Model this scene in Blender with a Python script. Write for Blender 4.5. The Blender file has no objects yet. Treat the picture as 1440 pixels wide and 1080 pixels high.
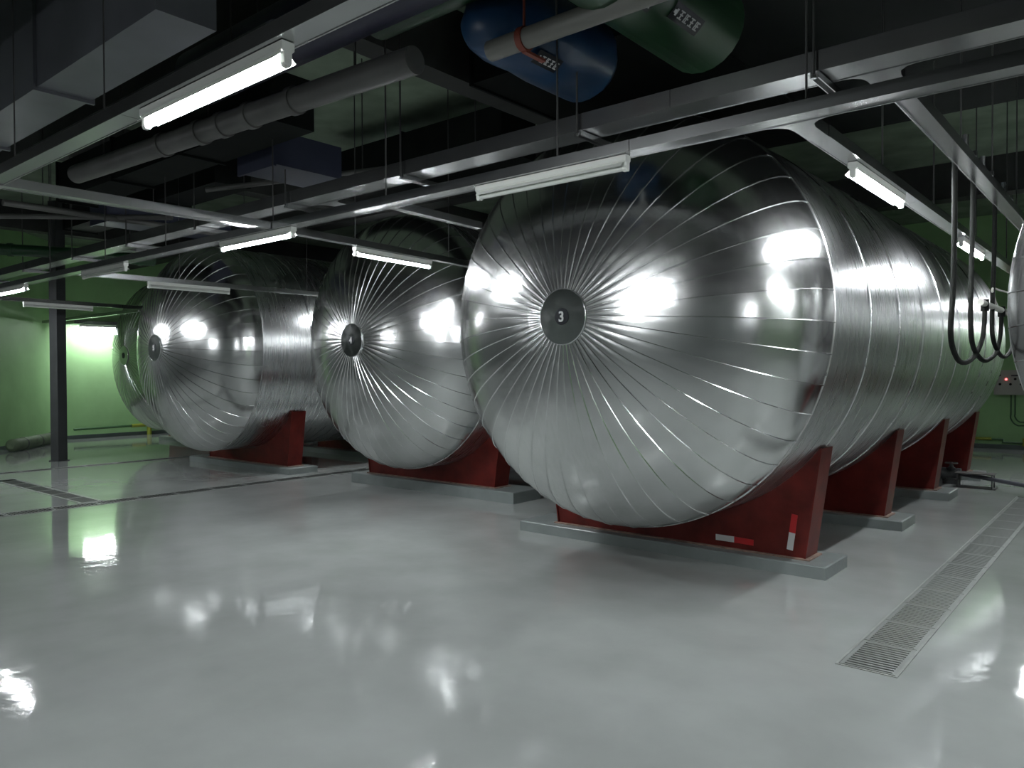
import bpy, bmesh, math, random
from mathutils import Vector, Matrix
random.seed(7)
SC = bpy.context.scene
COL = SC.collection

# ------------------------------------------------------------------ camera, world, exposure
cam_d = bpy.data.cameras.new('camera')
cam_d.sensor_width = 36.0
cam_d.lens = 36.0 * 1079.0 / 1440.0
cam_d.clip_end = 200
cam = bpy.data.objects.new('camera', cam_d)
COL.objects.link(cam)
YAW, PITCH, ROLL = math.radians(39.92), math.radians(-0.84), math.radians(-0.25)
f = Vector((-math.sin(YAW) * math.cos(PITCH), math.cos(YAW) * math.cos(PITCH), math.sin(PITCH)))
r = Vector((math.cos(YAW), math.sin(YAW), 0))
u = r.cross(f)
r2 = r * math.cos(ROLL) + u * math.sin(ROLL)
u2 = -r * math.sin(ROLL) + u * math.cos(ROLL)
m = Matrix((r2, u2, -f)).transposed().to_4x4()
m.translation = Vector((0, 0, 1.6))
cam.matrix_world = m
SC.camera = cam

world = bpy.data.worlds.new('world')
SC.world = world
world.use_nodes = True
world.node_tree.nodes['Background'].inputs[0].default_value = (0.02, 0.025, 0.03, 1)
world.node_tree.nodes['Background'].inputs[1].default_value = 0.3

SC.view_settings.view_transform = 'Standard'
SC.view_settings.look = 'None'
SC.view_settings.gamma = 1
SC.view_settings.use_curve_mapping = False
SC.view_settings.exposure = 0.0
TUBE = 330.0          # luminance of a lit fluorescent tube

# ------------------------------------------------------------------ materials
def mat(name, col, rough=0.5, metal=0.0, nscale=0, namp=0.0, bump=0.0, bscale=20, stretch=None,
        rvar=0.0, emit=0.0, coat=0.0, spec=0.5, bdist=0.01):
    mt = bpy.data.materials.new(name)
    mt.use_nodes = True
    nt = mt.node_tree
    b = nt.nodes['Principled BSDF']
    b.inputs['Base Color'].default_value = (*col, 1)
    b.inputs['Roughness'].default_value = rough
    b.inputs['Metallic'].default_value = metal
    b.inputs['Specular IOR Level'].default_value = spec
    if coat:
        b.inputs['Coat Weight'].default_value = coat
        b.inputs['Coat Roughness'].default_value = 0.05
    if emit:
        b.inputs['Emission Color'].default_value = (0.93, 0.97, 1.0, 1)
        b.inputs['Emission Strength'].default_value = emit
    if nscale or bump or rvar:
        tc = nt.nodes.new('ShaderNodeTexCoord')
        mp = nt.nodes.new('ShaderNodeMapping')
        nt.links.new(tc.outputs['Object'], mp.inputs['Vector'])
        if stretch:
            mp.inputs['Scale'].default_value = stretch
        def noise(sc, det=4):
            n = nt.nodes.new('ShaderNodeTexNoise')
            n.inputs['Scale'].default_value = sc
            n.inputs['Detail'].default_value = det
            nt.links.new(mp.outputs['Vector'], n.inputs['Vector'])
            return n
        if nscale:
            n = noise(nscale)
            mr = nt.nodes.new('ShaderNodeMapRange')
            mr.inputs['From Min'].default_value = 0.3
            mr.inputs['From Max'].default_value = 0.7
            mr.inputs['To Min'].default_value = 1 - namp
            mr.inputs['To Max'].default_value = 1 + namp
            nt.links.new(n.outputs['Fac'], mr.inputs['Value'])
            mx = nt.nodes.new('ShaderNodeVectorMath')
            mx.operation = 'SCALE'
            mx.inputs[0].default_value = col
            nt.links.new(mr.outputs['Result'], mx.inputs['Scale'])
            nt.links.new(mx.outputs['Vector'], b.inputs['Base Color'])
        if rvar:
            n = noise(max(nscale, 3) * 1.7, 5)
            mr = nt.nodes.new('ShaderNodeMapRange')
            mr.inputs['From Min'].default_value = 0.35
            mr.inputs['From Max'].default_value = 0.7
            mr.inputs['To Min'].default_value = max(0.02, rough - rvar)
            mr.inputs['To Max'].default_value = rough + rvar
            nt.links.new(n.outputs['Fac'], mr.inputs['Value'])
            nt.links.new(mr.outputs['Result'], b.inputs['Roughness'])
        if bump:
            n = noise(bscale, 3)
            bp = nt.nodes.new('ShaderNodeBump')
            bp.inputs['Strength'].default_value = bump
            bp.inputs['Distance'].default_value = bdist
            nt.links.new(n.outputs['Fac'], bp.inputs['Height'])
            nt.links.new(bp.outputs['Normal'], b.inputs['Normal'])
    return mt

M = {}
M['floor'] = mat('epoxy_floor', (0.335, 0.352, 0.342), 0.06, nscale=1.6, namp=0.10, bump=0.14, bscale=8, rvar=0.03, spec=0.5, bdist=0.006)
M['wall'] = mat('green_wall_paint', (0.32, 0.54, 0.26), 0.6, spec=0.25, nscale=1.3, namp=0.10, bump=0.15, bscale=9)
M['greywall'] = mat('grey_green_plaster', (0.13, 0.15, 0.14), 0.7, nscale=1.3, namp=0.2)
M['grate_dark'] = mat('dark_grate_steel', (0.05, 0.055, 0.05), 0.5)
M['skirt'] = mat('grey_skirting_paint', (0.10, 0.13, 0.12), 0.4, nscale=3, namp=0.1)
M['ceil'] = mat('dark_ceiling_paint', (0.20, 0.255, 0.19), 0.8, spec=0.15, nscale=2, namp=0.25)
M['beam'] = mat('ceiling_beam_paint', (0.05, 0.052, 0.05), 0.7, spec=0.1, nscale=2, namp=0.2)
M['clad'] = mat('aluminium_head_cladding', (0.72, 0.73, 0.725), 0.20, 1.0, bump=0.05, bscale=1.8, bdist=0.012)
M['band'] = mat('aluminium_shell_cladding', (0.70, 0.71, 0.71), 0.24, 1.0)
M['hub'] = mat('aluminium_hub_sheet', (0.50, 0.52, 0.51), 0.14, 1.0, nscale=7, namp=0.12, bump=0.1, bscale=6, rvar=0.05)
M['rim'] = mat('bright_sheet_edge', (0.8, 0.82, 0.82), 0.2, 1.0)
M['plate'] = mat('black_number_plate', (0.006, 0.008, 0.012), 0.4)
M['digit'] = mat('white_digit_paint', (0.62, 0.63, 0.62), 0.5)
M['red'] = mat('red_oxide_steel', (0.105, 0.012, 0.009), 0.4, spec=0.25, nscale=5, namp=0.30, bump=0.1, bscale=25)
M['rust'] = mat('rusty_base_plate', (0.21, 0.14, 0.11), 0.8, nscale=14, namp=0.4)
M['pad'] = mat('grey_plinth_paint', (0.20, 0.225, 0.22), 0.35, nscale=4, namp=0.1, bump=0.15, bscale=14)
M['tape_w'] = mat('white_reflective_tape', (0.55, 0.56, 0.55), 0.3)
M['tape_r'] = mat('red_reflective_tape', (0.42, 0.012, 0.015), 0.3)
M['galv'] = mat('galvanised_steel', (0.40, 0.41, 0.41), 0.27, 1.0, nscale=5, namp=0.06)
M['lamp'] = mat('white_lamp_enamel', (0.62, 0.64, 0.60), 0.35)
M['tube_on'] = mat('lit_fluorescent_tube', (0.9, 0.9, 0.9), 0.3, emit=TUBE)
M['tube_off'] = mat('unlit_fluorescent_tube', (0.55, 0.58, 0.54), 0.25)
M['post'] = mat('dark_grey_steel', (0.045, 0.048, 0.050), 0.5, nscale=4, namp=0.15)
M['rod'] = mat('zinc_threaded_rod', (0.07, 0.07, 0.07), 0.5, 0.5)
M['pipe_grey'] = mat('grey_pipe_lagging', (0.095, 0.095, 0.09), 0.45, nscale=3, namp=0.2)
M['pipe_dark'] = mat('charcoal_duct', (0.10, 0.105, 0.12), 0.4, nscale=2, namp=0.2)
M['duct_dark'] = mat('dark_duct_sheet', (0.011, 0.013, 0.012), 0.7, spec=0.06, nscale=2, namp=0.2)
M['pipe_navy'] = mat('navy_pipe_paint', (0.022, 0.022, 0.045), 0.4)
M['pipe_green'] = mat('green_pipe_paint', (0.010, 0.045, 0.016), 0.35)
M['pipe_blue'] = mat('blue_pipe_paint', (0.012, 0.045, 0.11), 0.35, nscale=3, namp=0.1)
M['blue_panel'] = mat('blue_duct_panel', (0.03, 0.036, 0.065), 0.5)
M['clamp'] = mat('rust_red_clamp', (0.16, 0.03, 0.015), 0.6)
M['black'] = mat('black_rubber', (0.010, 0.011, 0.010), 0.7, spec=0.08)
M['pit'] = mat('dark_drain_pit', (0.012, 0.013, 0.012), 0.6)
M['grate'] = mat('grey_grate_paint', (0.20, 0.215, 0.205), 0.4, nscale=6, namp=0.12)
M['kerb'] = mat('pale_drain_kerb', (0.24, 0.255, 0.24), 0.5, nscale=6, namp=0.15)
M['lagging'] = mat('olive_pipe_lagging', (0.12, 0.16, 0.10), 0.6, nscale=6, namp=0.3)
M['cabinet'] = mat('beige_cabinet_enamel', (0.42, 0.42, 0.38), 0.4)
M['led'] = mat('red_indicator', (0.8, 0.05, 0.05), 0.3)
M['led'].node_tree.nodes['Principled BSDF'].inputs['Emission Color'].default_value = (1, 0.12, 0.12, 1)
M['led'].node_tree.nodes['Principled BSDF'].inputs['Emission Strength'].default_value = 6
M['yellow'] = mat('yellow_pipe_paint', (0.30, 0.33, 0.04), 0.5)
M['conduit'] = mat('green_painted_conduit', (0.05, 0.13, 0.05), 0.4)
M['wpipe'] = mat('white_pipe_paint', (0.5, 0.5, 0.45), 0.4)
M['gpipe'] = mat('pale_grey_pipe_paint', (0.15, 0.15, 0.135), 0.4)

def smudge(mt, base, r0, streak, dr=0.10, dc=0.16):
    """fine handling scratches and dull smudges gathered in patches: colour and gloss vary together"""
    nt = mt.node_tree; b = nt.nodes['Principled BSDF']
    tc = nt.nodes.new('ShaderNodeNewGeometry')
    def nz(scale_vec, sc, det):
        mp = nt.nodes.new('ShaderNodeMapping'); mp.inputs['Scale'].default_value = scale_vec
        nt.links.new(tc.outputs['Position'], mp.inputs['Vector'])
        n = nt.nodes.new('ShaderNodeTexNoise'); n.inputs['Scale'].default_value = sc; n.inputs['Detail'].default_value = det
        nt.links.new(mp.outputs['Vector'], n.inputs['Vector'])
        return n.outputs['Fac']
    def mr(v, a, c, lo, hi):
        m_ = nt.nodes.new('ShaderNodeMapRange')
        for k, x in zip(('From Min', 'From Max', 'To Min', 'To Max'), (a, c, lo, hi)): m_.inputs[k].default_value = x
        nt.links.new(v, m_.inputs['Value']); return m_.outputs['Result']
    def mul(a, c):
        m_ = nt.nodes.new('ShaderNodeMath'); m_.operation = 'MULTIPLY'
        nt.links.new(a, m_.inputs[0]); nt.links.new(c, m_.inputs[1]); return m_.outputs[0]
    mask = mr(nz((1, 1, 1), 0.9, 2), .42, .62, 0.15, 1)
    st = mr(nz(streak, 1.0, 6), .38, .66, 0, 1)
    k = mul(mask, st)
    # bare rolled sheet: a pure metal lobe
    g = nt.nodes.new('ShaderNodeBsdfAnisotropic'); g.distribution = 'GGX'
    out = [n for n in nt.nodes if n.type == 'OUTPUT_MATERIAL'][0]
    nt.links.new(g.outputs[0], out.inputs['Surface'])
    if b.inputs['Normal'].links: nt.links.new(b.inputs['Normal'].links[0].from_socket, g.inputs['Normal'])
    nt.links.new(mr(k, 0, 1, r0, r0 + dr), g.inputs['Roughness'])
    sc = nt.nodes.new('ShaderNodeVectorMath'); sc.operation = 'SCALE'; sc.inputs[0].default_value = base
    nt.links.new(mr(k, 0, 1, 1.0, 1.0 - dc), sc.inputs['Scale'])
    nt.links.new(sc.outputs['Vector'], g.inputs['Color'])
smudge(M['clad'], (0.72, 0.73, 0.725), 0.20, (34, 34, 3.0), 0.035, 0.07)
smudge(M['band'], (0.72, 0.73, 0.73), 0.27, (2.5, 60, 2.5), 0.05, 0.10)

# ------------------------------------------------------------------ helpers
class MB:
    def __init__(s):
        s.v = []; s.f = []; s.sm = []
    def add(s, vs, fs, smooth=False):
        o = len(s.v)
        s.v += [tuple(v) for v in vs]
        s.f += [tuple(i + o for i in q) for q in fs]
        s.sm += [smooth] * len(fs)
        return s
    def box(s, x0, x1, y0, y1, z0, z1):
        vs = [(x0, y0, z0), (x1, y0, z0), (x1, y1, z0), (x0, y1, z0), (x0, y0, z1), (x1, y0, z1), (x1, y1, z1), (x0, y1, z1)]
        return s.add(vs, [(0, 3, 2, 1), (4, 5, 6, 7), (0, 1, 5, 4), (1, 2, 6, 5), (2, 3, 7, 6), (3, 0, 4, 7)])
    def cbox(s, x0, x1, y0, y1, z0, z1, c):
        """box with chamfered top edges"""
        vs = [(x0, y0, z0), (x1, y0, z0), (x1, y1, z0), (x0, y1, z0), (x0, y0, z1 - c), (x1, y0, z1 - c), (x1, y1, z1 - c), (x0, y1, z1 - c),
              (x0 + c, y0 + c, z1), (x1 - c, y0 + c, z1), (x1 - c, y1 - c, z1), (x0 + c, y1 - c, z1)]
        return s.add(vs, [(0, 3, 2, 1), (8, 9, 10, 11), (0, 1, 5, 4), (1, 2, 6, 5), (2, 3, 7, 6), (3, 0, 4, 7),
                          (4, 5, 9, 8), (5, 6, 10, 9), (6, 7, 11, 10), (7, 4, 8, 11)])
    def beam(s, a, b, w, z0, z1):
        """horizontal bar from a=(x,y) to b=(x,y), width w, between heights z0..z1 (z may be pairs for a slope)"""
        a = Vector(a); b = Vector(b); d = (b - a).normalized(); n = Vector((-d.y, d.x)) * w / 2
        p = [a - n, b - n, b + n, a + n]
        vs = [(q.x, q.y, z0) for q in p] + [(q.x, q.y, z1) for q in p]
        return s.add(vs, [(0, 3, 2, 1), (4, 5, 6, 7), (0, 1, 5, 4), (1, 2, 6, 5), (2, 3, 7, 6), (3, 0, 4, 7)])
    def prism(s, pts, axis, a, b):
        """extrude polygon pts along axis (0=x,1=y,2=z) from a to b"""
        def P(p, t):
            return {0: (t, p[0], p[1]), 1: (p[0], t, p[1]), 2: (p[0], p[1], t)}[axis]
        n = len(pts)
        vs = [P(p, a) for p in pts] + [P(p, b) for p in pts]
        fs = [tuple(range(n - 1, -1, -1)), tuple(range(n, 2 * n))] + [(i, (i + 1) % n, n + (i + 1) % n, n + i) for i in range(n)]
        return s.add(vs, fs)
    def tube(s, path, rad, n=12, caps=True, smooth=True):
        path = [Vector(p) for p in path]
        if not hasattr(rad, '__len__'):
            rad = [rad] * len(path)
        vs = []; prev = None
        for i, p in enumerate(path):
            if i == 0: t = path[1] - p
            elif i == len(path) - 1: t = p - path[i - 1]
            else: t = (path[i + 1] - p).normalized() + (p - path[i - 1]).normalized()
            t.normalize()
            if prev is None:
                a = t.orthogonal().normalized()
                if abs(t.z) < 0.9: a = Vector((0, 0, 1)) - t * t.z; a.normalize()
            else:
                a = prev - t * prev.dot(t); a.normalize()
            prev = a; b = t.cross(a)
            for k in range(n):
                th = 2 * math.pi * k / n
                vs.append(p + (a * math.cos(th) + b * math.sin(th)) * rad[i])
        fs = []
        for i in range(len(path) - 1):
            for k in range(n):
                fs.append((i * n + k, i * n + (k + 1) % n, (i + 1) * n + (k + 1) % n, (i + 1) * n + k))
        s.add(vs, fs, smooth)
        if caps:
            s.add(vs[:n], [tuple(range(n - 1, -1, -1))]); s.add(vs[-n:], [tuple(range(n))])
        return s
    def mesh(s, name):
        me = bpy.data.meshes.new(name)
        me.from_pydata(s.v, [], s.f)
        me.polygons.foreach_set('use_smooth', s.sm)
        bm = bmesh.new(); bm.from_mesh(me)
        bmesh.ops.remove_doubles(bm, verts=bm.verts, dist=1e-6) if any(s.sm) and not all(s.sm) is False else None
        bmesh.ops.recalc_face_normals(bm, faces=bm.faces)
        bm.to_mesh(me); bm.free()
        return me

def obj(name, mb, m, parent=None, loc=None):
    me = mb.mesh(name) if isinstance(mb, MB) else mb
    if not me.materials:
        me.materials.append(M[m] if isinstance(m, str) else m)
    o = bpy.data.objects.new(name, me)
    COL.objects.link(o)
    if parent is not None: o.parent = parent
    if loc is not None: o.location = loc
    return o
def tag(o, label, cat, group=None, kind=None):
    if label: o['label'] = label
    if cat: o['category'] = cat
    if group: o['group'] = group
    if kind: o['kind'] = kind
    return o
def thing(name, label, cat, loc=(0, 0, 0), rz=0, group=None):
    o = bpy.data.objects.new(name, None)
    o.empty_display_size = 0.1
    COL.objects.link(o)
    o.location = loc; o.rotation_euler = (0, 0, rz)
    return tag(o, label, cat, group)
def struct(name, mb, m, label=None):
    o = obj(name, mb, m); o['kind'] = 'structure'
    if label: o['label'] = label
    return o

# ------------------------------------------------------------------ room shell
H = 4.8
XL, XR, YF, YB = -20.6, 9.0, -5.0, 18.45
# drains (x0,x1,y0,y1) are openings in the floor
DR = [(-1.315, -1.03, 4.345, 11.55), (-10.19, -9.94, 2.0, 13.0), (-13.40, -10.25, 3.86, 4.10), (-14.45, -14.25, 3.0, 12.0)]
xs = sorted({XL - .4, XR} | {v for d in DR for v in d[:2]})
ys = sorted({YF, YB} | {v for d in DR for v in d[2:]})
fl = MB()
for i in range(len(xs) - 1):
    for j in range(len(ys) - 1):
        cx, cy = (xs[i] + xs[i + 1]) / 2, (ys[j] + ys[j + 1]) / 2
        if any(d[0] < cx < d[1] and d[2] < cy < d[3] for d in DR): continue
        fl.add([(xs[i], ys[j], 0), (xs[i + 1], ys[j], 0), (xs[i + 1], ys[j + 1], 0), (xs[i], ys[j + 1], 0)], [(0, 1, 2, 3)])
floor = struct('floor', fl, 'floor', 'glossy grey green epoxy floor')
for d in DR:
    pm = MB(); x0, x1, y0, y1 = d; z = -0.14
    pm.add([(x0, y0, 0), (x1, y0, 0), (x1, y1, 0), (x0, y1, 0), (x0, y0, z), (x1, y0, z), (x1, y1, z), (x0, y1, z)],
           [(4, 5, 6, 7), (0, 4, 5, 1), (1, 5, 6, 2), (2, 6, 7, 3), (3, 7, 4, 0)])
    obj('drain_channel', pm, 'pit', floor)
struct('ceiling', MB().box(XL - .4, XR, YF, YB, H, H + .15), 'ceil')
def wall(name, a, b, base=True, trim=None):
    a = Vector(a); b = Vector(b); d = (b - a).normalized(); n = Vector((-d.y, d.x))  # n points into the room
    w = MB(); t = 0.15
    p = [a - n * t, b - n * t, b, a]
    w.prism([(q.x, q.y) for q in p], 2, -0.0, H)
    o = struct(name, w, 'wall')
    if base:
        s_ = MB(); p = [a, b, b + n * .02, a + n * .02]
        s_.prism([(q.x, q.y) for q in p], 2, 0, .09)
        struct(trim, s_, 'skirt')
    return o
wall('wall_back', (XR, YB), (XL, YB), True, 'baseboard_back')
wall('wall_left', (XL, YB), (XL, 7.3), True, 'baseboard_left')
wall('wall_corner', (XL, 7.3), (-17.0, 3.85), True, 'baseboard_corner')
wall('wall_side', (-17.0, 3.85), (-17.0, YF), False).data.materials[0] = M['greywall']
wall('wall_front', (-17.0, YF), (XR, YF), False).data.materials[0] = M['greywall']
wall('wall_right', (XR, YF), (XR, YB), False)
# concrete beams under the slab
n = 0
def ceil_beam(x0, x1, y0, y1, z0):
    global n
    n += 1
    struct('trim_%d' % n, MB().box(x0, x1, y0, y1, z0, H), 'beam', 'dark painted ceiling beam')
ceil_beam(-4.98, -4.73, 3.6, YB, 4.2)
ceil_beam(-0.2, 0.1, YF, YB, 4.3)
ceil_beam(-10.6, -10.3, 3.6, YB, 4.3)
ceil_beam(-16.4, -16.1, YF, YB, 4.3)
ceil_beam(-16.9, XR, 3.3, 3.6, 4.25)
ceil_beam(XL, XR, 8.4, 8.75, 4.25)
ceil_beam(XL, XR, 13.4, 13.75, 4.25)
ceil_beam(-16.9, XR, -1.4, -1.1, 4.25)

# ------------------------------------------------------------------ storage tanks
R, ZC, B = 1.665, 2.01, 0.843      # shell radius, axis height, head depth
NP = 48                            # sheets of the head
def head_y(rho):                   # front head, tank frame: seam at y=0, hub at y=-B
    return -B * math.sqrt(max(0.0, 1 - (rho / R) ** 2))
def normal(rho):
    # outward normal in (radial, y)
    nr = rho / R ** 2; ny = head_y(rho) / B ** 2
    l = math.hypot(nr, ny); return nr / l, ny / l
def petal_mesh():
    mb = MB(); A = 2 * math.pi / NP; h = 0.0068
    rhos = [0.185 + (R - 0.185) * math.sin(q * math.pi / 2) for q in [i / 15 for i in range(16)]]
    cols = []
    rows = []
    for rho in rhos:
        w = 0.0055 / rho
        # (angle, height above the head surface)
        prof = [(0.0, 0.0), (0.0, h), (w, h), (w * 1.9, 0.001)]
        for t in (0.25, 0.5, 0.75):
            prof.append((A * t + w * (1 - t), 0.0020 * math.sin(math.pi * t) * min(1, 0.35 / rho)))
        prof.append((A + w * .3, 0.0))
        nr, ny = normal(rho)
        rows.append([((rho + nr * hh) * math.cos(a), head_y(rho) + ny * hh, (rho + nr * hh) * math.sin(a)) for a, hh in prof])
    k = len(rows[0])
    vs = [v for row in rows for v in row]
    # ridge faces flat, skin smooth
    for i in range(len(rows) - 1):
        pass
    fs_s = [(i * k + j, i * k + j + 1, (i + 1) * k + j + 1, (i + 1) * k + j) for i in range(len(rows) - 1) for j in range(3, k - 1)]
    fs_r = [(i * k + j, i * k + j + 1, (i + 1) * k + j + 1, (i + 1) * k + j) for i in range(len(rows) - 1) for j in range(0, 3)]
    me = bpy.data.meshes.new('head_panel')
    vv = vs + vs
    off = len(vs)
    fs = fs_s + [tuple(q + off for q in f_) for f_ in fs_r]
    me.from_pydata(vv, [], fs)
    me.polygons.foreach_set('use_smooth', [True] * len(fs_s) + [False] * len(fs_r))
    bm = bmesh.new(); bm.from_mesh(me)
    # orient outward (-y)
    for f_ in bm.faces:
        c = f_.calc_center_median()
    bm.normal_update()
    for f_ in bm.faces:
        c = f_.calc_center_median(); rho = math.hypot(c.x, c.z); nr, ny = normal(min(rho, R - 1e-4))
        nn = Vector((nr * c.x / rho, ny, nr * c.z / rho))
        if f_.normal.dot(nn) < -0.01: f_.normal_flip()
    loose = [v for v in bm.verts if not v.link_faces]
    bmesh.ops.delete(bm, geom=loose, context='VERTS')
    bm.to_mesh(me); bm.free()
    me.materials.append(M['clad'])
    return me
PETAL = petal_mesh()
BW = 0.868
def band_mesh():
    N = 144; vs = []; prof = [(0.0, R - .004), (0.0, R + .007), (0.010, R + .007), (0.016, R + .001), (BW / 2, R + 0.0015), (BW + .004, R - .001)]
    for y, rr in prof:
        for k in range(N):
            a = 2 * math.pi * k / N
            vs.append((rr * math.cos(a), y, rr * math.sin(a)))
    mb = MB()
    def ring(i, sm): mb.add([], [])
    fs1 = [(i * N + k, i * N + (k + 1) % N, (i + 1) * N + (k + 1) % N, (i + 1) * N + k) for i in (3, 4) for k in range(N)]
    fs2 = [(i * N + k, i * N + (k + 1) % N, (i + 1) * N + (k + 1) % N, (i + 1) * N + k) for i in (0, 1, 2) for k in range(N)]
    me = bpy.data.meshes.new('shell_band')
    o = len(vs)
    me.from_pydata(vs + vs, [], fs1 + [tuple(q + o for q in f_) for f_ in fs2])
    me.polygons.foreach_set('use_smooth', [True] * (len(fs1) + len(fs2)))
    bm = bmesh.new(); bm.from_mesh(me)
    bmesh.ops.delete(bm, geom=[v for v in bm.verts if not v.link_faces], context='VERTS')
    bm.normal_update()
    for f_ in bm.faces:
        c = f_.calc_center_median()
        if abs(f_.normal.y) < .9 and f_.normal.dot(Vector((c.x, 0, c.z))) < 0: f_.normal_flip()
        elif f_.normal.y > .9: f_.normal_flip()
    bm.to_mesh(me); bm.free(); me.materials.append(M['band'])
    return me
BAND = band_mesh()
def rear_head_mesh():
    mb = MB(); N = 72; vs = []; rows = 12
    for i in range(rows + 1):
        q = i / rows * math.pi / 2
        rho = R * math.cos(q) + 1e-4; y = B * math.sin(q)
        vs += [(rho * math.cos(2 * math.pi * k / N), y, rho * math.sin(2 * math.pi * k / N)) for k in range(N)]
    fs = [(i * N + k, i * N + (k + 1) % N, (i + 1) * N + (k + 1) % N, (i + 1) * N + k) for i in range(rows) for k in range(N)]
    return mb.add(vs, fs, True).mesh('rear_head')
REAR = rear_head_mesh(); REAR.materials.append(M['band'])
def disc(rr, y0, y1, n=64, bev=0.003):
    mb = MB(); prof = [(rr, y1), (rr, y0 + bev), (rr - bev, y0), (0.0001, y0 - 0.004)]
    vs = []
    for q, y in prof:
        vs += [(q * math.cos(2 * math.pi * k / n), y, q * math.sin(2 * math.pi * k / n)) for k in range(n)]
    fs = [(i * n + k, i * n + (k + 1) % n, (i + 1) * n + (k + 1) % n, (i + 1) * n + k) for i in range(3) for k in range(n)]
    return mb.add(vs, fs, False)
HUB = disc(0.205, -B - 0.012, -B + 0.02); HUBM = HUB.mesh('hub_cap')
def ring_mesh(rr, t, y):
    mb = MB(); p = [(rr * math.cos(2 * math.pi * k / 64), y, rr * math.sin(2 * math.pi * k / 64)) for k in range(65)]
    return mb.tube(p, t, 6, caps=False).mesh('hub_rim')
RIM = ring_mesh(0.205, 0.004, -B - 0.008)
PLATE = disc(0.062, -B - 0.020, -B - 0.012, 40, 0.001).mesh('number_plate')
def digit_mesh(ch, size=0.105):
    cu = bpy.data.curves.new('digit', 'FONT'); cu.body = ch; cu.size = size; cu.extrude = 0.0015
    cu.offset = 0.0022
    cu.align_x = 'CENTER'; cu.align_y = 'CENTER'
    o = bpy.data.objects.new('t', cu); COL.objects.link(o)
    bpy.context.view_layer.update()
    me = bpy.data.meshes.new_from_object(o.evaluated_get(bpy.context.evaluated_depsgraph_get()))
    bpy.data.objects.remove(o)
    xs_ = [v.co.x for v in me.vertices]; ys_ = [v.co.y for v in me.vertices]
    cx, cy = (min(xs_) + max(xs_)) / 2, (min(ys_) + max(ys_)) / 2
    for v in me.vertices:
        x, y, z = v.co
        v.co = ((x - cx), -z - B - 0.0245, (y - cy))
    me.materials.clear(); me.materials.append(M['digit'])
    return me
SH = 0.27  # saddle length along the tank
def saddle(parent, y, first=False, pad=0.10):
    """saddle standing on a plinth of height pad, built in the tank frame"""
    s = bpy.data.objects.new('saddle', None); COL.objects.link(s); s.parent = parent; s.location = (0, y, 0)
    s.empty_display_size = .1
    zb = pad + 0.012; zt = 1.005; hb = 1.205; ht = 1.33
    arc = []
    a1 = math.asin((zt - ZC) / R)
    for k in range(25):
        a = math.pi - a1 + (2 * a1 - math.pi + 2 * math.pi) * 0  # placeholder
    a_s, a_e = math.atan2(zt - ZC, -math.sqrt(R * R - (zt - ZC) ** 2)), math.atan2(zt - ZC, math.sqrt(R * R - (zt - ZC) ** 2))
    if a_s > 0: a_s -= 2 * math.pi
    if a_s > a_e: a_s -= 2 * math.pi
    a_s = -math.pi - a_e
    pts = [(math.cos(a_s + (a_e - a_s) * k / 28) * (R + .003), ZC + math.sin(a_s + (a_e - a_s) * k / 28) * (R + .003)) for k in range(29)]
    # web as a strip of quads between the arc and the bottom line
    def web(y0, y1):
        mb = MB(); n_ = len(pts)
        bot = [(-hb + 2 * hb * k / (n_ - 1), zb) for k in range(n_)]
        vs = [(p[0], y0, p[1]) for p in pts] + [(p[0], y0, p[1]) for p in bot] + [(p[0], y1, p[1]) for p in pts] + [(p[0], y1, p[1]) for p in bot]
        fs = []
        for k in range(n_ - 1):
            fs += [(k, k + 1, n_ + k + 1, n_ + k), (2 * n_ + k, 3 * n_ + k, 3 * n_ + k + 1, 2 * n_ + k + 1),
                   (k, 2 * n_ + k, 2 * n_ + k + 1, k + 1), (n_ + k, n_ + k + 1, 3 * n_ + k + 1, 3 * n_ + k)]
        fs += [(0, n_, 3 * n_, 2 * n_), (n_ - 1, 3 * n_ - 1, 4 * n_ - 1, 2 * n_ - 1)]
        return mb.add(vs, fs)
    obj('web_plate', web(0.012, 0.026), 'red', s)
    for sg in (-1, 1):
        mb = MB(); t = .014
        q = [(sg * hb, zb), (sg * (hb + t), zb), (sg * (ht + t), zt - .01), (sg * ht, zt - .01)]
        mb.prism(q, 1, 0.0, SH)
        obj('end_flange', mb, 'red', s)
    for xk in (-0.72, 0.72):
        mb = MB(); zt_ = ZC - math.sqrt(R * R - xk * xk) - .012
        mb.box(xk - .007, xk + .007, 0.026, SH - .02, zb, zt_)
        obj('gusset', mb, 'red', s)
    obj('base_plate', MB().cbox(-hb - .05, hb + .05, -.015, SH + .02, pad, zb + .001, .003), 'rust', s)
    # wrapper strip between saddle and shell
    return s

def tank(label, X, ys, num, group=None, bands=9, pad=0.10, sad=(0.73, 3.05, 5.35, 7.55), name='storage_tank'):
    t = thing(name, label, 'tank', (X, ys, 0), 0, group)
    for k in range(NP):
        p = bpy.data.objects.new('head_panel', PETAL); COL.objects.link(p); p.parent = t
        p.location = (0, 0, ZC); p.rotation_euler = (0, (k + .37) * 2 * math.pi / NP, 0)
    for k in range(bands):
        p = bpy.data.objects.new('shell_band', BAND); COL.objects.link(p); p.parent = t; p.location = (0, k * BW, ZC)
    p = bpy.data.objects.new('rear_head', REAR); COL.objects.link(p); p.parent = t; p.location = (0, bands * BW, ZC)
    hb_ = obj('hub_cap', HUBM, 'hub', t, (0, 0, ZC))
    obj('hub_rim', RIM, 'rim', hb_)
    pl = obj('number_plate', PLATE, 'plate', t, (0, 0, ZC))
    if num:
        d = obj('numeral', digit_mesh(num), 'digit', pl); d['label'] = 'white numeral %s' % num
    S = [saddle(t, y, pad=pad) for y in sad]
    return t, S
T3, S3 = tank('largest and nearest silver tank in view, black plate numbered 3', -3.33, 5.41, '3')
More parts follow.
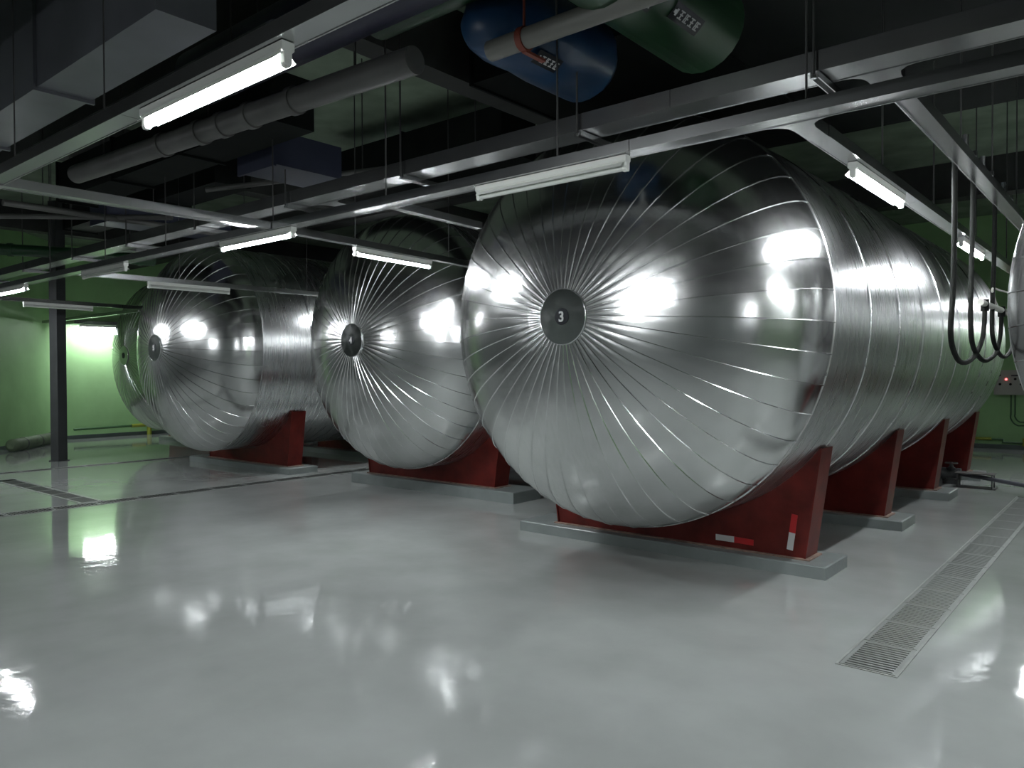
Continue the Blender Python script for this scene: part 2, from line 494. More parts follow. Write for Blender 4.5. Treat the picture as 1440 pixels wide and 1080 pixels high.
T4, S4 = tank('middle silver tank with black plate numbered 4, behind the lit lamp', -7.60, 6.85, '4', pad=.14, sad=(.42, 2.8, 5.1, 7.3))
T5, S5 = tank('smaller looking silver tank at left, plate numbered 5, in front of farthest tank', -11.9, 6.43, '5', sad=(.70, 3.05, 5.35, 7.55))
T6, S6 = tank('farthest silver tank against the green light, half hidden', -17.1, 8.2, None)
T2, S2 = tank('silver tank cut off by right edge of the photo', 0.95, 5.8, None)
# reflective tape on the first saddle of tank 3
s0 = S3[0]
def tape(x0, z0, x1, z1, w, m, lab):
    a = Vector((x0, z0)); b = Vector((x1, z1)); d = (b - a).normalized(); nn = Vector((-d.y, d.x)) * w / 2
    mb = MB().prism([tuple(a - nn), tuple(b - nn), tuple(b + nn), tuple(a + nn)], 1, 0.010, 0.0125)
    o = obj('reflective_tape', mb, m, s0); o['label'] = lab
tape(.455, .185, .62, .185, .05, 'tape_w', 'white reflective tape')
tape(.62, .185, .79, .180, .05, 'tape_r', 'red reflective tape')
tape(1.09, .165, 1.11, .305, .05, 'tape_w', 'white reflective tape')
tape(1.11, .305, 1.13, .455, .05, 'tape_r', 'red reflective tape')

# plinths
WN = 'first second third fourth fifth sixth seventh eighth ninth tenth eleventh twelfth thirteenth fourteenth fifteenth sixteenth seventeenth eighteenth nineteenth twentieth twenty-first twenty-second'.split()
ordn = ['front', 'second', 'third', 'fourth']
def plinths(X, ys, sads, name_, x0, x1, pad=.10, dy0=-.13, ln=.54):
    for i, y in enumerate(sads):
        mb = MB().cbox(x0, x1, 0, ln, 0, pad, .008)
        o = obj('concrete_plinth', mb, 'pad', None, (0, ys + y + dy0, 0))
        tag(o, 'grey painted %s plinth under the tank %s' % (ordn[i], name_), 'plinth', 'plinths of the tank ' + name_)
plinths(-3.33, 5.41, (.73, 3.05, 5.35, 7.55), 'nearest to the viewer', -4.93, -1.915)
plinths(-7.6, 6.85, (.42, 2.8, 5.1, 7.3), 'in the middle of the photo', -9.07, -5.96, pad=.14)
plinths(-11.9, 6.43, (.70, 3.05, 5.35, 7.55), 'left of the middle one', -13.6, -10.45)
plinths(-17.1, 8.2, (.73, 3.05, 5.35, 7.55), 'farthest back', -18.6, -15.6)
plinths(.95, 5.8, (.73, 3.05, 5.35, 7.55), 'cut off at the right', -.55, 2.4)

# ------------------------------------------------------------------ floor drains
def grate_meshes(w, l, ns, fr=.022):
    f_ = MB()
    f_.box(0, fr, 0, l, -.03, 0.002); f_.box(w - fr, w, 0, l, -.03, 0.002)
    f_.box(fr, w - fr, 0, fr * .7, -.03, 0.002); f_.box(fr, w - fr, l - fr * .7, l, -.03, 0.002)
    pitch = (l - 1.4 * fr) / ns
    s_ = MB().box(fr, w - fr, 0, pitch * .50, -.028, 0.0015)
    return f_.mesh('frame'), s_.mesh('slat'), pitch
L = 0.468
gf, gs, gp = grate_meshes(.285, L, 12)
for i in range(15):
    g = thing('floor_grate', 'slotted grey floor grate, %s from the near end of the right hand drain' % WN[i], 'grate',
              (-1.315, 4.36 + i * (L + .009), 0), 0, 'grates of the drain between the tanks on the right')
    obj('frame', gf, 'grate', g)
    for k in range(12):
        obj('slat', gs, 'grate', g, (0, .022 * .7 + gp * (k + .45) , 0))
def far_drain(x0, x1, y0, y1, along, lab, grp, L=.5):
    lo, hi = (y0, y1) if along == 'y' else (x0, x1)
    nn = int((hi - lo) / L); w = (x1 - x0) if along == 'y' else (y1 - y0)
    f1, _, p_ = grate_meshes(w, L - .012, 12)
    sl = MB()
    for k in range(12):
        a = .022 * .7 + p_ * (k + .45)
        sl.box(.022, w - .022, a, a + p_ * .5, -.028, .0015)
    slm = sl.mesh('slats')
    for i in range(nn):
        if along == 'y': g = thing('floor_grate', lab % WN[i], 'grate', (x0, lo + i * L, 0), 0, grp)
        else: g = thing('floor_grate', lab % WN[i], 'grate', (hi - i * L, y0, 0), math.pi / 2, grp)
        obj('frame', f1, 'grate', g)
        o = obj('slats', slm, 'grate_dark', g); o['kind'] = 'stuff'
far_drain(-10.19, -9.94, 2.0, 13.0, 'y', 'dark slotted grate, %s from the near end of the drain beside the middle tank', 'grates of the drain between tanks 4 and 5')
far_drain(-13.40, -10.25, 3.86, 4.10, 'x', 'dark slotted grate, %s from the right end of the short cross drain', 'grates of the short cross drain')
far_drain(-14.45, -14.25, 3.0, 12.0, 'y', 'dark slotted grate, %s from the near end of the farthest drain at left', 'grates of the farthest drain')
# raised steel kerb around the drains
for i, (x0, x1, y0, y1) in enumerate(DR):
    k = MB(); t = .014
    k.box(x0 - t, x0, y0 - t, y1 + t, -.02, .004); k.box(x1, x1 + t, y0 - t, y1 + t, -.02, .004)
    k.box(x0, x1, y0 - t, y0, -.02, .004); k.box(x0, x1, y1, y1 + t, -.02, .004)
    n += 1
    struct('trim_%d' % n, k, 'kerb', 'pale kerb angle around a floor drain')

# ------------------------------------------------------------------ cable trunking, lamps
def trunk(name, label, segs, w, z0, h, group='galvanised cable trunking'):
    t = thing(name, label, 'trunking', (segs[0][0][0], segs[0][0][1], z0), 0, group)
    ox, oy = segs[0][0]
    for a, b in segs:
        a_ = Vector(a); b_ = Vector(b); Ld = (b_ - a_).length; d = (b_ - a_) / Ld
        nseg = max(1, round(Ld / 2.0))
        for i in range(nseg):
            p = a_ + d * Ld * i / nseg; q = a_ + d * (Ld * (i + 1) / nseg - .004)
            mb = MB().beam((p.x - ox, p.y - oy), (q.x - ox, q.y - oy), w, 0, h)
            nn_ = Vector((-d.y, d.x)) * w / 2
            # small return lips along the lower edges
            for sg in (-1, 1):
                e = nn_ * sg
                mb.beam((p.x - ox + e.x, p.y - oy + e.y), (q.x - ox + e.x, q.y - oy + e.y), .006, -.003, h + .003)
            obj('trunking_length', mb, 'galv', t)
    return t
LZ = 2.80
trunk_low = trunk('cable_trunking', 'long low galvanised trunking crossing the whole view in front of the tanks', [((-16.5, 3.67), (6.0, 3.67))], .125, LZ, .055)
trunk_up = trunk('cable_trunking', 'wider upper galvanised trunking running above the long low one', [((-16.5, 4.17), (6.0, 4.17))], .21, 3.15, .10)
trunk_E = trunk('cable_trunking', 'nearest galvanised trunking at upper left carrying the brightest lamp', [((-5.6, 1.62), (6.0, 1.62))], .10, LZ, .055)
trunk_C = trunk('cable_trunking', 'branch trunking over the right gangway carrying two lit lamps', [((-1.33, 4.05), (-1.33, 16.0))], .105, LZ, .055)
trunk_D = trunk('cable_trunking', 'branch trunking at far right from which black hoses hang', [((-.85, 3.735), (-.85, 13.0))], .085, LZ, .055)
trunk_F = trunk('cable_trunking', 'branch trunking with a lit lamp between tanks numbered 3 and 4', [((-5.66, 3.735), (-5.98, 6.6))], .075, LZ, .055)
trunk_F2 = trunk('cable_trunking', 'thin branch trunking vanishing behind tank numbered 3', [((-4.25, 3.735), (-4.32, 4.75))], .06, LZ, .05)
trunk_G = trunk('cable_trunking', 'branch trunking with an unlit lamp between tanks numbered 4 and 5', [((-9.95, 3.735), (-9.86, 10.5))], .085, LZ, .055)
trunk_H = trunk('cable_trunking', 'farthest branch trunking running past the dark column', [((-14.1, 3.735), (-14.5, 8.5))], .085, LZ, .055)
trunk_K = trunk('cable_trunking', 'far trunking crossing in front of the lit green wall', [((-19.8, 6.72), (-14.9, 6.72))], .085, LZ, .055)
trunk_B = trunk('cable_trunking', 'trunking behind the viewer parallel to the nearest one', [((-14, -2.0), (6.0, -2.0))], .10, LZ, .055)
# E turns away at its left end
trunk_E2 = trunk('cable_trunking', 'short branch trunking at the left end of the nearest one', [((-5.65, 1.6), (-5.65, 3.6))], .10, LZ, .055)
# tees with flared shoulders
def tee(x, y, w, L_, z, side=1):
    mb = MB(); fl_ = .11
    pts = [(x - w / 2 - fl_, y), (x - w / 2 - fl_ * .45, y + .02), (x - w / 2 - fl_ * .12, y + .06), (x - w / 2, y + .12), (x - w / 2, y + L_),
           (x + w / 2, y + L_), (x + w / 2, y + .12), (x + w / 2 + fl_ * .12, y + .06), (x + w / 2 + fl_ * .45, y + .02), (x + w / 2 + fl_, y)]
    return mb.prism(pts, 2, z - .004, z + .055)
def at_parent(p, name, mb, m):
    o = obj(name, mb, m); o.parent = p; o.location = -Vector(p.location); return o
at_parent(trunk_C, 'tee_piece', tee(-1.33, 3.73, .105, .34, LZ), 'galv')
at_parent(trunk_up, 'tee_piece', tee(-1.10, 4.27, .16, .20, 3.15), 'galv')
at_parent(trunk_up, 'tee_piece', tee(-5.75, 4.27, .16, .25, 3.15), 'galv')
at_parent(trunk_up, 'tee_piece', tee(-9.9, 4.27, .16, .25, 3.15), 'galv')
at_parent(trunk_E, 'end_box', MB().cbox(-5.72, -5.58, 1.55, 1.69, LZ - .006, LZ + .06, .004), 'galv')
# strut brackets below the upper trunking
for x in (-16.1, -14.5, -12.7, -10.9, -9.3, -7.7, -6.05, -4.50, -2.83, -1.35, .5, 2.5):
    mb = MB()
    mb.box(-.022, -.016, -.06, .42, -.038, 0); mb.box(.016, .022, -.06, .42, -.038, 0); mb.box(-.022, .022, -.06, .42, -.004, 0)
    o = obj('strut_bracket', mb, 'galv'); o.parent = trunk_up
    o.location = Vector((x, 4.11, 3.148)) - Vector(trunk_up.location)
# hanger rods: each belongs to the trunking it carries
def rod(par, x, y, z0, rr=.006, top=H):
    o = obj('hanger_rod', MB().tube([(0, 0, 0), (0, 0, top - z0)], rr, 8), 'rod'); o.parent = par
    o.location = Vector((x, y, z0)) - Vector(par.location)
    b_ = obj('hanger_nut', MB().tube([(0, 0, -.006), (0, 0, .012)], rr * 2, 6), 'galv'); b_.parent = o
for x in (-15.8, -14.2, -12.4, -10.5, -8.9, -7.5, -5.63, -4.21, -2.69, -1.25, .4, 2.0): rod(trunk_low, x, 3.64, LZ + .055)
for x in (-16.1, -14.5, -12.7, -10.9, -9.3, -7.7, -6.05, -4.50, -2.83, -1.35, .5, 2.5): rod(trunk_up, x, 4.04, 3.11, .007, 3.52 if x == -2.83 else H)
for y in (5.26, 6.74, 8.6, 10.6, 12.8): rod(trunk_C, -1.33, y, LZ + .055, .006)
for y in (5.0, 6.1, 7.3, 9.2): rod(trunk_D, -.85, y, LZ + .055, .005)
for x in (-5.2, -3.95, -2.25, -.6, 1.4): rod(trunk_E, x, 1.62, LZ + .055, .004)
for y in (4.6, 6.0): rod(trunk_F, -5.66 - (y - 3.7) * .11, y, LZ + .055, .005)
for y in (5.0, 7.0, 9.0): rod(trunk_G, -9.93, y, LZ + .055, .005)

# fluorescent battens, built along +x from 0 to 1.1, hanging below z=0
LL = 1.12
def lamp_parts(rw=.046, rd=.062):
    h = MB().prism([(-.026, 0), (-.026, -.030), (-.018, -.038), (.018, -.038), (.026, -.030), (.026, 0)], 0, 0, LL)
    rf = MB()
    for s_ in (-1, 1):
        rf.add([(0.02, s_ * .016, -.036), (LL - .02, s_ * .016, -.036), (LL - .02, s_ * rw, -rd), (0.02, s_ * rw, -rd),
                (0.02, s_ * .016, -.038), (LL - .02, s_ * .016, -.038), (LL - .02, s_ * rw, -rd - .002), (0.02, s_ * rw, -rd - .002)],
               [(0, 1, 2, 3), (4, 7, 6, 5), (2, 6, 7, 3), (0, 3, 7, 4), (1, 5, 6, 2)])
    e = MB().prism([(-.016, -.036), (-.016, -.076), (-.010, -.088), (.010, -.088), (.016, -.076), (.016, -.036)], 0, 0, .028)
    tb = MB().tube([(.028, 0, -.070), (LL - .028, 0, -.070)], .0145, 12)
    cl = MB().box(-.030, .030, -.008, .008, 0, .018)
    return h.mesh('batten'), rf.mesh('reflector'), e.mesh('lamp_holder'), tb, cl.mesh('clip')
LH, LR, LE, LT, LC = lamp_parts(.046, .062)
LR_SMALL = lamp_parts(.034, .050)[1]
T_ON = LT.mesh('tube'); T_ON.materials.append(M['tube_on'])
T_OFF = LT.mesh('tube'); T_OFF.materials.append(M['tube_off'])
def lamp(x, y, rz, on, label, small=False):
    t = thing('fluorescent_lamp', label, 'lamp', (x, y, LZ - .003), rz, 'fluorescent battens under the trunking')
    obj('batten', LH, 'lamp', t); obj('reflector', LR_SMALL if small else LR, 'lamp', t)
    obj('lamp_holder', LE, 'lamp', t); obj('lamp_holder', LE, 'lamp', t, (LL - .028, 0, 0))
    o = bpy.data.objects.new('tube', T_ON if on else T_OFF); COL.objects.link(o); o.parent = t
    return t
PH = math.pi / 2
lamp(-3.52, 1.62, 0, True, 'brightest lit fluorescent lamp, upper left, nearest to the viewer')
lamp(-6.50, 3.67, 0, True, 'lit fluorescent lamp on the long low trunking above the tank numbered 5')
lamp(-5.80, 4.62, PH + .112, True, 'lit fluorescent lamp in front of the top of the tank numbered 4')
lamp(-3.35, 3.67, 0, False, 'large unlit fluorescent lamp in front of the top of the tank numbered 3')
lamp(-1.33, 4.63, PH, True, 'lit fluorescent lamp nearest in the right gangway')
lamp(-1.33, 7.85, PH, True, 'second lit fluorescent lamp in the right gangway')
lamp(-1.33, 12.3, PH, True, 'third lit fluorescent lamp in the right gangway')
lamp(-9.93, 4.58, PH - .02, False, 'unlit fluorescent lamp in front of the tank numbered 5')
lamp(-9.58, 3.67, 0, False, 'small unlit fluorescent lamp on the long low trunking at left')
lamp(-12.55, 3.67, 0, True, 'lit fluorescent lamp cut off by the left edge')
lamp(-14.15, 4.5, PH + .11, False, 'unlit fluorescent lamp just in front of the dark column')
lamp(-15.4, 3.67, 0, True, 'added fluorescent fill lamp beyond the left edge on the long low trunking')  # unseen lamp added to brighten the near left wall
lamp(-9.93, 7.55, PH, True, 'lit fluorescent lamp deep in the gap between tanks 4 and 5')
lamp(.15, 3.67, 0, True, 'lit fluorescent lamp in front of the tank cut off at right')
lamp(1.75, 3.67, 0, True, 'second lit fluorescent lamp in front of the tank cut off at right')
lamp(-11.5, -2.0, 0, True, 'added fluorescent fill lamp behind the viewer, on the left')  # invented off-frame fill light for the left side
lamp(-4.6, -2.0, 0, True, 'added fluorescent fill lamp behind the viewer, middle')  # invented off-frame fill light for the foreground
lamp(3.6, -2.0, 0, True, 'added fluorescent fill lamp behind the viewer, on the right')  # invented off-frame fill light for the right side
wl2 = lamp(0.1, YB - .28, 0, True, 'lit fluorescent lamp on the back wall beyond the right edge'); wl2.location.z = 2.83
trunk('cable_trunking', 'wide trunking fixed along the back wall above its lamp', [((-.6, YB - .24), (5.0, YB - .24))], .44, 2.835, .08)
wl = lamp(XL + .50, 7.60, PH, True, 'lit fluorescent lamp on the far green wall'); wl.location.z = 2.83
trunk('cable_trunking', 'added wide light shield, shaped as trunking, along the far green wall above its lamp', [((XL + .30, 7.45), (XL + .30, 14.0))], .58, 2.835, .08)  # added to keep the lamp's light off the upper wall

# ------------------------------------------------------------------ column
c = thing('steel_column', 'dark grey square steel column in front of the lit green wall', 'column', (-15.6, 5.52, 0), math.radians(20))
obj('shaft', MB().box(-.095, .095, -.095, .095, .012, H), 'post', c)
obj('foot_plate', MB().cbox(-.12, .12, -.12, .12, 0, .014, .002), 'post', c)

# ------------------------------------------------------------------ overhead pipes and ducts
def pipe(name, label, pts, rad, m, group='overhead pipes', cat='pipe', couplings=(), cr=1.15, cw=.06, n=24):
    p0 = Vector(pts[0])
    t = thing(name, label, cat, p0, 0, group)
    obj('pipe_run', MB().tube([Vector(p) - p0 for p in pts], rad, n), m, t)
    if m != 'conduit' and p0.z > 3:
        q0, q1 = Vector(pts[0]), Vector(pts[-1]); rr_ = rad if not hasattr(rad, '__len__') else max(rad)
        for t_ in ((.12, .5, .88) if (q1 - q0).length > 2.5 else (.5,)):
            q = q0.lerp(q1, t_) - p0
            obj('pipe_hanger', MB().tube([q + Vector((0, 0, rr_ * .9)), q + Vector((0, 0, H - p0.z - q.z))], .006, 6), 'rod', t)
    for cpt, ax in couplings:
        c_ = Vector(cpt) - p0; a = Vector(ax).normalized() * cw / 2
        obj('coupling', MB().tube([c_ - a, c_ + a], rad * cr, n), m, t)
    return t
X_ = (1, 0, 0); Y_ = (0, 1, 0)
pipe('overhead_pipe', 'grey pipe with couplings below and right of the brightest lamp', [(-7.85, 2.96, 3.50), (-3.45, 3.22, 3.50)], .085, 'pipe_grey',
     couplings=[((x, 2.96 + .26 * (x + 7.85) / 4.4, 3.5), (1, .06, 0)) for x in (-6.3, -5.75, -5.45, -5.1, -4.6)])
pipe('overhead_pipe', 'second grey pipe beside the coupled one at upper left', [(-8.2, 2.62, 3.62), (-4.0, 2.62, 3.62)], .075, 'pipe_dark')
pipe('overhead_pipe', 'navy pipe at top centre left of the green pipe', [(-5.6, 3.0, 3.86), (1.0, 3.0, 3.86)], .20, 'pipe_navy')
pipe('overhead_pipe', 'green pipe at top centre beside the navy pipe', [(-3.9, 3.30, 3.95), (1.0, 3.30, 3.95)], .17, 'pipe_green')
pipe('overhead_pipe', 'pale grey pipe crossing above the blue pipe at top centre', [(-2.97, 3.37, 3.47), (1.0, 3.37, 3.47)], .058, 'gpipe')
cl = thing('pipe_clamp', 'rust red clamp around the pale grey pipe at top centre', 'clamp', (-2.72, 3.37, 3.47))
obj('clamp_ring', MB().tube([(-.02, 0, 0), (.02, 0, 0)], .068, 20), 'clamp', cl)
obj('clamp_arm', MB().beam((0, .0), (.0, .18), .03, -.075, -.06), 'clamp', cl)
obj('clamp_rod', MB().tube([(0, 0, .06), (0, 0, H - 3.47)], .008, 8), 'clamp', cl)
bl = pipe('overhead_pipe', 'thick blue pipe with a dark label above the tank numbered 3', [(-3.22, 3.46, 3.66), (-3.17, 3.47, 3.67), (-3.10, 3.53, 3.69), (-3.02, 3.68, 3.71), (-3.0, 3.9, 3.72), (-3.0, 4.36, 3.72), (-3.0, 4.46, 3.72), (-3.0, 4.50, 3.72)],
          [.10, .17, .21, .245, .27, .27, .21, .08], 'pipe_blue')
gp_ = pipe('overhead_pipe', 'thick dark green pipe with a dark label at top right', [(-2.15, 2.9, 3.72), (-2.15, 4.42, 3.72), (-2.15, 4.49, 3.72), (-2.15, 4.53, 3.72)], [.27, .27, .21, .08], 'pipe_green')
def pipe_label(par, x, y0, y1, z, a0, rr):
    """curved dark label with pale arrow and worn characters on a pipe running along y"""
    base = Vector(par.location)
    def patch(ya, yb, aa, ab, off, m, name, parent, nseg=4):
        vs = []
        for k in range(nseg + 1):
            a = aa + (ab - aa) * k / nseg
            for y in (ya, yb):
                for o_ in (off, off + .002):
                    vs.append((x + (rr + o_) * math.cos(a) - base.x, y - base.y, z + (rr + o_) * math.sin(a) - base.z))
        fs = []
        for k in range(nseg):
            i = k * 4
            fs += [(i, i + 4, i + 6, i + 2), (i + 1, i + 3, i + 7, i + 5), (i, i + 1, i + 5, i + 4), (i + 2, i + 6, i + 7, i + 3)]
        fs += [(0, 2, 3, 1), (nseg * 4, nseg * 4 + 1, nseg * 4 + 3, nseg * 4 + 2)]
        return obj(name, MB().add(vs, fs), m, parent)
    d = math.radians
    lb = patch(y0, y1, d(a0), d(a0 + 20), .002, 'plate', 'pipe_label', par)
    ln = y1 - y0
    strokes = [(.04, .12, 8, 12), (.10, .15, 6, 14)]
    for q_ in range(4):
        c0 = .22 + q_ * .19
        strokes += [(c0, c0 + .13, 13.5, 15), (c0 + .02, c0 + .12, 9.5, 11), (c0, c0 + .13, 5, 6.5), (c0 + .05, c0 + .08, 5, 15)]
        if q_ % 2: strokes += [(c0, c0 + .025, 6, 14)]
    for t0, t1, b0, b1 in strokes:
        patch(y0 + ln * t0, y0 + ln * t1, d(a0 + b0), d(a0 + b1), .0045, 'digit', 'marking', lb, 2)
pipe_label(bl, -3.0, 3.64, 3.87, 3.72, -66, .27)
pipe_label(gp_, -2.15, 3.69, 4.00, 3.72, -57, .27)
pipe_label(gp_, -2.15, 3.30, 3.54, 3.72, -66, .27)
# ducts
def duct(label, x0, x1, y0, y1, z0, z1, m, flange='x'):
    t = thing('air_duct', label, 'duct', (x0, y0, z0), 0, 'overhead ducts')
    a, b, c_ = x1 - x0, y1 - y0, z1 - z0
    L_ = a if flange == 'x' else b
    k = max(1, round(L_ / 1.6))
    for i in range(k):
        mb = MB()
        if flange == 'x': mb.box(a * i / k, a * (i + 1) / k - .006, 0, b, 0, c_)
        else: mb.box(0, a, b * i / k, b * (i + 1) / k - .006, 0, c_)
        obj('duct_section', mb, m, t)
        fl2 = MB(); g = .022
        if flange == 'x': fl2.box(a * i / k - .006, a * i / k + .018, -g, b + g, -g, c_ + g)
        else: fl2.box(-g, a + g, b * i / k - .006, b * i / k + .018, -g, c_ + g)
        obj('duct_flange', fl2, m, t)
    return t
duct('large charcoal air duct filling the top left corner', -10.2, -3.78, 1.80, 2.12, 3.40, 4.25, 'pipe_dark')
duct('added broad dark light blocker, duct shaped, under the ceiling above the viewer', -9.0, 4.0, -1.0, 1.15, 3.65, 4.15, 'duct_dark')  # added out of view to hide the bright ceiling from tank reflections
duct('blue panelled duct above the tank numbered 4 at left', -6.5, -5.95, 3.85, 4.6, 3.45, 3.75, 'blue_panel', 'y')
duct('blue panelled duct far left above the long trunking', -11.2, -10.7, 4.4, 6.2, 3.66, 3.92, 'blue_panel', 'y')
duct('charcoal duct between the navy pipe and the tanks', -9.4, -5.2, 3.35, 3.75, 3.55, 3.95, 'duct_dark')
duct('added broad dark light blocker over the front of the nearest tank, under the ceiling', -4.4, -0.6, 4.75, 8.2, 4.02, 4.5, 'duct_dark')  # added to darken the ceiling here and its reflection on the tank top
duct('added broad dark light blocker under the ceiling at the upper right corner', 0.2, 4.2, 4.75, 8.2, 4.02, 4.5, 'duct_dark')  # second added blocker, darkens the ceiling further right
duct('dark duct on the ceiling above the tank numbered 4', -8.6, -5.4, 6.3, 6.9, 4.0, 4.5, 'duct_dark')
duct('dark duct on the ceiling above tank numbered 5', -13.8, -9.0, 5.0, 5.5, 4.0, 4.4, 'duct_dark')
pipe('overhead_pipe', 'thin pipe sloping behind the hanger rods near the ceiling', [(-7.2, 3.9, 3.42), (-5.2, 6.2, 3.9)], .025, 'pipe_grey')
pipe('overhead_pipe', 'green valve pipe at far left above the lamp cut off by the edge', [(-12.6, 3.0, 3.35), (-11.6, 4.4, 3.30), (-11.5, 5.4, 3.30)], .08, 'pipe_green',
     couplings=[((-12.1, 3.7, 3.325), (1, 1.4, 0)), ((-11.55, 5.2, 3.3), Y_)])
pipe('overhead_pipe', 'thin grey pipe crossing at far left under the ceiling', [(-10.6, 2.8, 3.45), (-8.9, 4.4, 3.45)], .03, 'pipe_grey')
pipe('overhead_pipe', 'grey pipe running into the depth at far left', [(-9.37, 2.8, 3.43), (-9.37, 6.0, 3.43)], .035, 'pipe_grey')

# ------------------------------------------------------------------ hoses by the right gangway
def smooth(pts, n=10):
    P = [Vector(p) for p in pts]; P = [P[0] * 2 - P[1]] + P + [P[-1] * 2 - P[-2]]
    out = []
    for i in range(1, len(P) - 2):
        for k in range(n):
            t = k / n
            a, b, c_, d = P[i - 1], P[i], P[i + 1], P[i + 2]
            out.append(.5 * ((2 * b) + (c_ - a) * t + (2 * a - 5 * b + 4 * c_ - d) * t * t + (-a + 3 * b - 3 * c_ + d) * t ** 3))
    out.append(P[-2]); return out
def hose(label, pts):
    o = obj('hanging_hose', MB().tube([p for p in smooth(pts)], .0155, 10), 'black')
    tag(o, label, 'hose', 'black hoses hanging in the right gangway')
XH = -.915
hose('black hose forming the leftmost and lowest hanging loop', [(XH, 5.20, LZ + .05), (XH, 5.20, 2.5), (XH, 5.17, 2.1), (XH, 5.10, 1.82), (XH, 5.25, 1.69), (XH, 5.5, 1.65), (XH, 5.85, 1.69), (XH, 6.15, 1.80), (XH, 6.25, 1.92), (XH, 6.28, 2.03)])
hose('black hose forming the middle hanging loop', [(XH, 5.80, LZ + .05), (XH, 5.78, 2.5), (XH, 5.73, 2.0), (XH, 5.80, 1.78), (XH, 6.1, 1.685), (XH, 6.4, 1.675), (XH, 6.8, 1.74), (XH, 7.0, 1.88), (XH, 7.05, 2.06)])
hose('black hose forming the rightmost loop beside the cut off tank', [(XH, 6.70, LZ + .05), (XH, 6.68, 2.5), (XH, 6.60, 2.05), (XH, 6.63, 1.85), (XH, 6.9, 1.74), (XH, 7.22, 1.71), (XH, 7.6, 1.78), (XH, 7.75, 1.95), (XH, 7.75, 2.08)])
wp = thing('hose_manifold', 'short white pipe holding the ends of the hanging hoses', 'pipe', (XH, 6.1, 2.07))
obj('pipe_run', MB().tube([(0, 0, 0), (0, 1.9, 0.0)], .022, 14), 'wpipe', wp)
for yy in (.18, .95, 1.65): obj('pipe_fitting', MB().tube([(0, yy, -.05), (0, yy, .03)], .026, 12), 'black', wp)
obj('support_arm', MB().tube([(0, 1.0, 0), (.23, 1.0, 0)], .014, 10), 'wpipe', wp)
obj('vent_pipe', MB().tube(smooth([(0, .7, .02), (0, .5, .13), (0, .9, .15), (.1, 1.3, .13)]), .008, 8), 'wpipe', wp)
for i, y in enumerate((5.20, 5.80, 6.70)):
    o = obj('hose_clip', MB().beam((XH - .02, y), (-.80, y), .035, LZ + .055, LZ + .085), 'galv'); o.parent = trunk_D; o.location = -Vector(trunk_D.location)
    o = obj('hose_clip', MB().tube([(-.86, y, LZ + .08), (-.86, y, LZ + .19)], .018, 10), 'galv'); o.parent = trunk_D; o.location = -Vector(trunk_D.location)

# ------------------------------------------------------------------ valve and pipe on the floor at right
v = thing('drain_valve', 'dark floor valve with handwheel beside the farthest saddles of tank 3', 'valve', (-2.2, 12.35, 0))
obj('valve_body', MB().tube([(-.12, 0, .14), (-.07, 0, .14), (-.06, 0, .14), (.06, 0, .14), (.07, 0, .14), (.12, 0, .14)], [.085, .085, .06, .06, .085, .085], 20), 'post', v)
obj('valve_bonnet', MB().tube([(0, 0, .14), (0, 0, .20), (0, 0, .21), (0, 0, .24), (0, 0, .30)], [.05, .05, .07, .03, .012], 16), 'post', v)
hw = MB().tube([(.075 * math.cos(2 * math.pi * k / 24), .075 * math.sin(2 * math.pi * k / 24), .29) for k in range(25)], .009, 8, caps=False)
hw.tube([(-.075, 0, .29), (.075, 0, .29)], .006, 6); hw.tube([(0, -.075, .29), (0, .075, .29)], .006, 6)
obj('handwheel', hw, 'pipe_grey', v)
obj('valve_foot', MB().cbox(-.10, .10, -.06, .06, 0, .06, .004), 'post', v)
pipe('floor_pipe', 'dark pipe running along the floor from the valve to the right edge', [(-2.08, 12.35, .14), (-1.80, 12.15, .14), (-.6, 11.15, .12)], .028, 'pipe_dark', None)
pipe('floor_pipe', 'grey pipe stub entering the valve from under tank 3', [(-2.9, 12.35, .14), (-2.32, 12.35, .14)], .04, 'pipe_grey', None)
st = thing('pipe_stand', 'low steel stand carrying the floor pipe beside the valve', 'stand', (-1.80, 12.13, 0))
obj('stand_top', MB().box(-.30, .16, -.12, .12, .19, .20), 'pipe_grey', st)
for sx in (-.28, .13):
    for sy in (-.10, .10): obj('leg', MB().box(sx, sx + .015, sy - .008, sy + .008, 0, .19), 'post', st)
obj('stand_foot', MB().box(-.32, .18, -.13, .13, 0, .006), 'post', st)

# ------------------------------------------------------------------ control cabinet on the back wall
def cabinet(x, label, w=.52):
    t = thing('control_cabinet', label, 'cabinet', (x, YB - .001, 1.11), 0, 'control cabinets on the green back wall')
    obj('body', MB().cbox(0, w, -.18, 0, 0, .50, .004), 'cabinet', t)
    obj('door', MB().box(.01, w - .012, -.192, -.181, .01, .488), 'cabinet', t)
    mt_ = obj('meter', MB().box(.30, .47, -.198, -.192, .375, .405), 'plate', t); mt_['label'] = 'black meter window'
    ld = obj('indicator', MB().tube([(.215, -.192, .315), (.215, -.205, .315)], .018, 14), 'led', t); ld['label'] = 'glowing red indicator'
    for bx, bz in ((.10, .395), (.11, .215), (.29, .215), (.47, .215), (.37, .32)):
        obj('knob', MB().tube([(bx, -.192, bz), (bx, -.215, bz)], .024, 12), 'black', t)
    return t
cabinet(-2.50, 'beige control cabinet with a glowing red indicator on the back wall')
cabinet(-1.96, 'second control cabinet touching the first at the right edge')
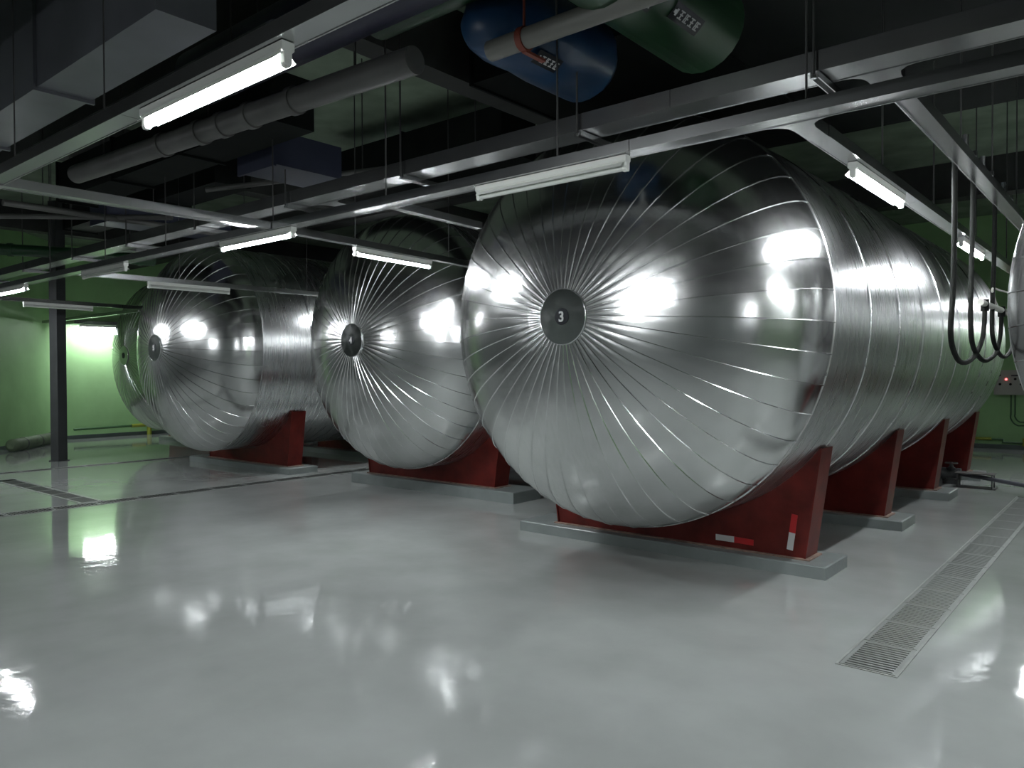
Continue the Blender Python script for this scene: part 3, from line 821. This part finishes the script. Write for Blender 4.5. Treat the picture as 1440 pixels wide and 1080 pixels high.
for i, dx in enumerate((0, .07)):
    o = obj('conduit', MB().tube(smooth([(-2.22 + dx, YB - .03, 1.11), (-2.22 + dx, YB - .03, .75), (-2.22 + dx, YB - .03, .62 + dx * .6), (-2.12 + dx * .6, YB - .03, .50 + dx), (-1.9, YB - .03, .49 + dx), (-.5, YB - .03, .49 + dx)], 6), .014, 8), 'conduit')
    tag(o, ('outer' if i == 0 else 'inner') + ' conduit bending from the control cabinet along the green wall', 'conduit', 'conduits below the cabinet')
p = pipe('wall_pipe', 'yellow green pipe low on the back wall at right', [(-3.6, YB - .06, .20), (-2.35, YB - .06, .20), (-2.35, YB - .06, .14), (3.0, YB - .06, .14)], .025, 'conduit', None)
obj('yellow_joint', MB().tube([(.2, 0, 0), (1.05, 0, 0)], .03, 10), 'yellow', p)
obj('yellow_tee', MB().tube([(1.62, 0, -.12), (1.62, 0, .04)], .04, 10), 'yellow', p)

# left corner: lagged pipe and small wall pipes
d_ = Vector((-20.6 + 17.0, 7.3 - 3.85)).normalized(); nn_ = Vector((d_.y, -d_.x)) if False else Vector((.69, .72))
a_ = Vector((-18.12, 5.52)); b_ = Vector((-19.85, 7.05))
mb = MB()
pp = [Vector((a_.x + (b_.x - a_.x) * k / 10, a_.y + (b_.y - a_.y) * k / 10, .14)) for k in range(11)]
pp = [pp[0] + Vector((.04, -.04, 0))] + pp
lg = thing('lagged_pipe', 'fat olive lagged pipe lying along the foot of the left wall', 'pipe', pp[0])
obj('lagging', MB().tube([q - pp[0] for q in pp], [.07] + [.13] * 11, 18), 'lagging', lg)
for k in (3, 6, 9):
    q = pp[k] - pp[0]; dd = (pp[5] - pp[4]).normalized() * .02
    obj('strap', MB().tube([q - dd, q + dd], .134, 18), 'post', lg)
p = pipe('wall_pipe', 'thin yellow green pipe along the foot of the far left wall', [(XL + .08, 7.6, .24), (XL + .08, 9.3, .26), (XL + .08, 9.4, .26), (XL + .08, 16, .26)], .03, 'conduit', None)
obj('yellow_joint', MB().tube([(0, 1.4, .015), (0, 1.75, .02)], .045, 10), 'yellow', p)
obj('drop_leg', MB().tube([(0.02, 1.85, .02), (.02, 1.85, -.24)], .06, 10), 'yellow', p)
o = obj('junction_box', MB().cbox(-17.52, -17.32, 4.62, 4.74, 0, .07, .01), 'cabinet')
tag(o, 'small pale box on the floor at the left edge', 'box')
